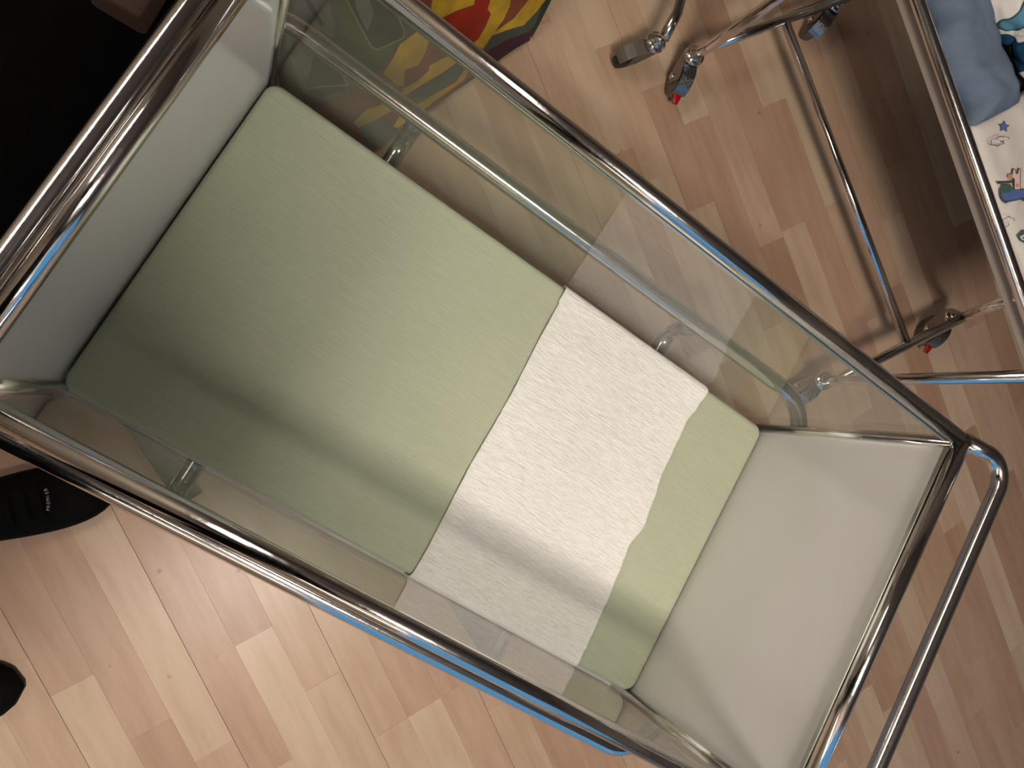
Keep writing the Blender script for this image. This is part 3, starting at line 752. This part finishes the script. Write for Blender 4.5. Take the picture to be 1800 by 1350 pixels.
# body: one skinned surface
def skin(name, pts, edges, rad, mat, parent, root=0, lv=2):
    me_ = bpy.data.meshes.new(name); me_.from_pydata([Vector(p) - parent.location for p in pts], edges, []); o = bpy.data.objects.new(name, me_); COL.objects.link(o)
    m = o.modifiers.new('s', 'SKIN'); sv = me_.skin_vertices[0].data
    for k, r in enumerate(rad): sv[k].radius = r if isinstance(r, tuple) else (r, r)
    sv[root].use_root = True; m.use_smooth_shade = True
    ss = o.modifiers.new('u', 'SUBSURF'); ss.levels = lv; ss.render_levels = lv
    dg = bpy.context.evaluated_depsgraph_get(); mesh = bpy.data.meshes.new_from_object(o.evaluated_get(dg)); bpy.data.objects.remove(o)
    mesh.materials.clear(); mesh.materials.append(mat)
    for p in mesh.polygons: p.use_smooth = True
    q = bpy.data.objects.new(name, mesh); COL.objects.link(q); q.parent = parent; return q
SKINM = plain('skin', (190, 146, 122), .55, nscale=20, namp=.04)
pel = Vector((-.07, -.43, .92)); F = Vector((.8, .6, 0)).normalized(); Rt = Vector((F.y, -F.x, 0))
ank = [heel[i] + fd[i] * .05 + Vector((0, 0, .09)) for i in (0, 1)]
hip = [pel - Rt * .09 - Vector((0, 0, .04)), pel + Rt * .09 - Vector((0, 0, .04))]
knee = [(hip[i] + ank[i]) / 2 + F * .03 for i in (0, 1)]
chest = pel + Vector((0, 0, .37)) + F * .17; neck = chest + Vector((0, 0, .14)) + F * .10
shl = [chest - Rt * .18 + Vector((0, 0, .09)), chest + Rt * .18 + Vector((0, 0, .09))]
PH = CAM - FWD * .012 - RIGHT * .0
hand = [PH - RIGHT * .085 - FWD * .01 + DOWN * .02, PH + RIGHT * .065 + DOWN * .085 - FWD * .01]
hand = [PH - RIGHT * .095 - FWD * .005 + DOWN * .01, PH + DOWN * .115 - FWD * .02 - RIGHT * .02]
wri = [hand[i] + (shl[i] - hand[i]).normalized() * .09 for i in (0, 1)]
elb = [Vector((-.16, .02, 1.27)), Vector((.37, -.22, 1.37))]
pts = [pel, pel + Vector((0, 0, .18)) + F * .01, chest, neck - Vector((0, 0, .03)), hip[0], knee[0], ank[0], hip[1], knee[1], ank[1], shl[0], elb[0], wri[0], shl[1], elb[1], wri[1]]
ed = [(0, 1), (1, 2), (2, 3), (0, 4), (4, 5), (5, 6), (0, 7), (7, 8), (8, 9), (2, 10), (10, 11), (11, 12), (2, 13), (13, 14), (14, 15)]
rd = [.15, .145, (.18, .15), .062, .095, .068, .05, .095, .068, .05, .075, .062, .045, .085, .075, .05]
skin('body', pts, ed, rd, DARKF, person)
hc = neck + Vector((0, 0, .12)) + F * .12
bm = bmesh.new(); bmesh.ops.create_icosphere(bm, subdivisions=5, radius=1); look = (CAM - hc).normalized(); look.z *= .5; look.normalize()
hr = look.cross(Vector((0, 0, 1))).normalized(); hu = hr.cross(look).normalized()
for v in bm.verts:
    x, y, z = v.co  # x right, y forward, z up
    k = 1.0
    nose = math.exp(-((x / .13) ** 2 + ((z + .12) / .16) ** 2)) * (.20 if y > 0 else 0)
    brow = math.exp(-(((z - .12) / .08) ** 2)) * .03 * (1 if y > .5 else 0)
    eye = -sum(math.exp(-(((x - e) / .13) ** 2 + (z / .08) ** 2)) for e in (-.35, .35)) * (.07 if y > 0 else 0)
    mouth = math.exp(-((x / .28) ** 2 + ((z + .45) / .05) ** 2)) * (.05 if y > 0 else 0)
    jaw = 1 - .22 * max(0, -z) ** 1.5
    v.co = hc + hr * x * .076 * jaw + look * (y * .095 * (1 - .08 * max(0, -z)) + (nose + brow + eye + mouth) * .095) + hu * z * .118
head = rel(finish(bm, 'head', SKINM, person))
bm = bmesh.new(); bmesh.ops.create_icosphere(bm, subdivisions=4, radius=1)
for v in list(bm.verts):
    if v.co.y > .35 and v.co.z < .45 or v.co.z < -.45: bm.verts.remove(v)
for v in bm.verts:
    x, y, z = v.co; q = 1 + .03 * MN.noise(v.co * 6); v.co = hc + hr * x * .083 * q + look * y * .103 * q + hu * z * .127 * q
hr_ = finish(bm, 'hair', plain('brown_hair', (52, 38, 28), .7, nscale=60, namp=.3), person); rel(hr_); hm = hr_.modifiers.new('t', 'SOLIDIFY'); hm.thickness = .008
for sg in (-1, 1):
    bm = bmesh.new(); bmesh.ops.create_icosphere(bm, subdivisions=3, radius=1)
    for v in bm.verts: v.co = hc + hr * (sg * .078 + v.co.x * .010) + look * (-.005 + v.co.y * .018) + hu * (-.01 + v.co.z * .030)
    rel(finish(bm, 'ear', SKINM, person))
    bm = bmesh.new(); bmesh.ops.create_icosphere(bm, subdivisions=3, radius=.0115, matrix=Matrix.Translation(hc + hr * sg * .029 + look * .079 + hu * .002))
    rel(finish(bm, 'eye', plain('eye_white', (210, 205, 200), .2), person))
def hand_mesh(i):
    H_, Wr = hand[i], wri[i]; a = (H_ - Wr).normalized()   # wrist -> palm direction
    if i == 0: fdirs, edge = RIGHT, -DOWN
    else: fdirs, edge = (-DOWN * .6 + RIGHT * .5).normalized(), -RIGHT
    n_ = a.cross(edge).normalized()
    pts = [Wr, Wr + a * .045, H_ + a * .0]; ed = [(0, 1), (1, 2)]; rd = [.024, (.034, .018), (.036, .016)]
    back = -FWD
    ln = (.040, .045, .042, .034); 
    sidev = a.cross(back).normalized()
    for f_ in range(4):
        base = H_ + sidev * (-.027 + .018 * f_); b0 = len(pts)
        p1 = base + a * .022 + back * .004; p2 = p1 + (a * .6 + back * .8).normalized() * ln[f_] * .6; p3 = p2 + (fdirs * .5 + back * .5 + a * .3).normalized() * ln[f_] * .5
        pts += [base + a * .004, p1, p2, p3]; ed += [(2, b0), (b0, b0 + 1), (b0 + 1, b0 + 2), (b0 + 2, b0 + 3)]; rd += [.010, .0092, .0085, .0075]
    b0 = len(pts); th = Wr + a * .03 + sidev * -.034
    pts += [th, th + (a * .7 - sidev * .5).normalized() * .03, th + (a * .7 - sidev * .5).normalized() * .03 + a * .026 + back * .006]; ed += [(1, b0), (b0, b0 + 1), (b0 + 1, b0 + 2)]; rd += [.012, .0105, .009]
    return skin('hand', pts, ed, rd, SKINM, person, lv=2)
for i in (0, 1): hand_mesh(i)
# the phone itself, lens side down, just behind the viewpoint
ph = thing('smartphone', 'black smartphone held face-up over the head end of the cot', 'phone', PH)
bm = bmesh.new(); boxm(bm, (-.075, -.035, .003), (.075, .035, .011), .003, 3)
Mx = Matrix((RIGHT, -DOWN, -FWD)).transposed().to_4x4()
bmesh.ops.transform(bm, matrix=Mx, verts=bm.verts); finish(bm, 'phone_body', BLACKR, ph, smooth=False)
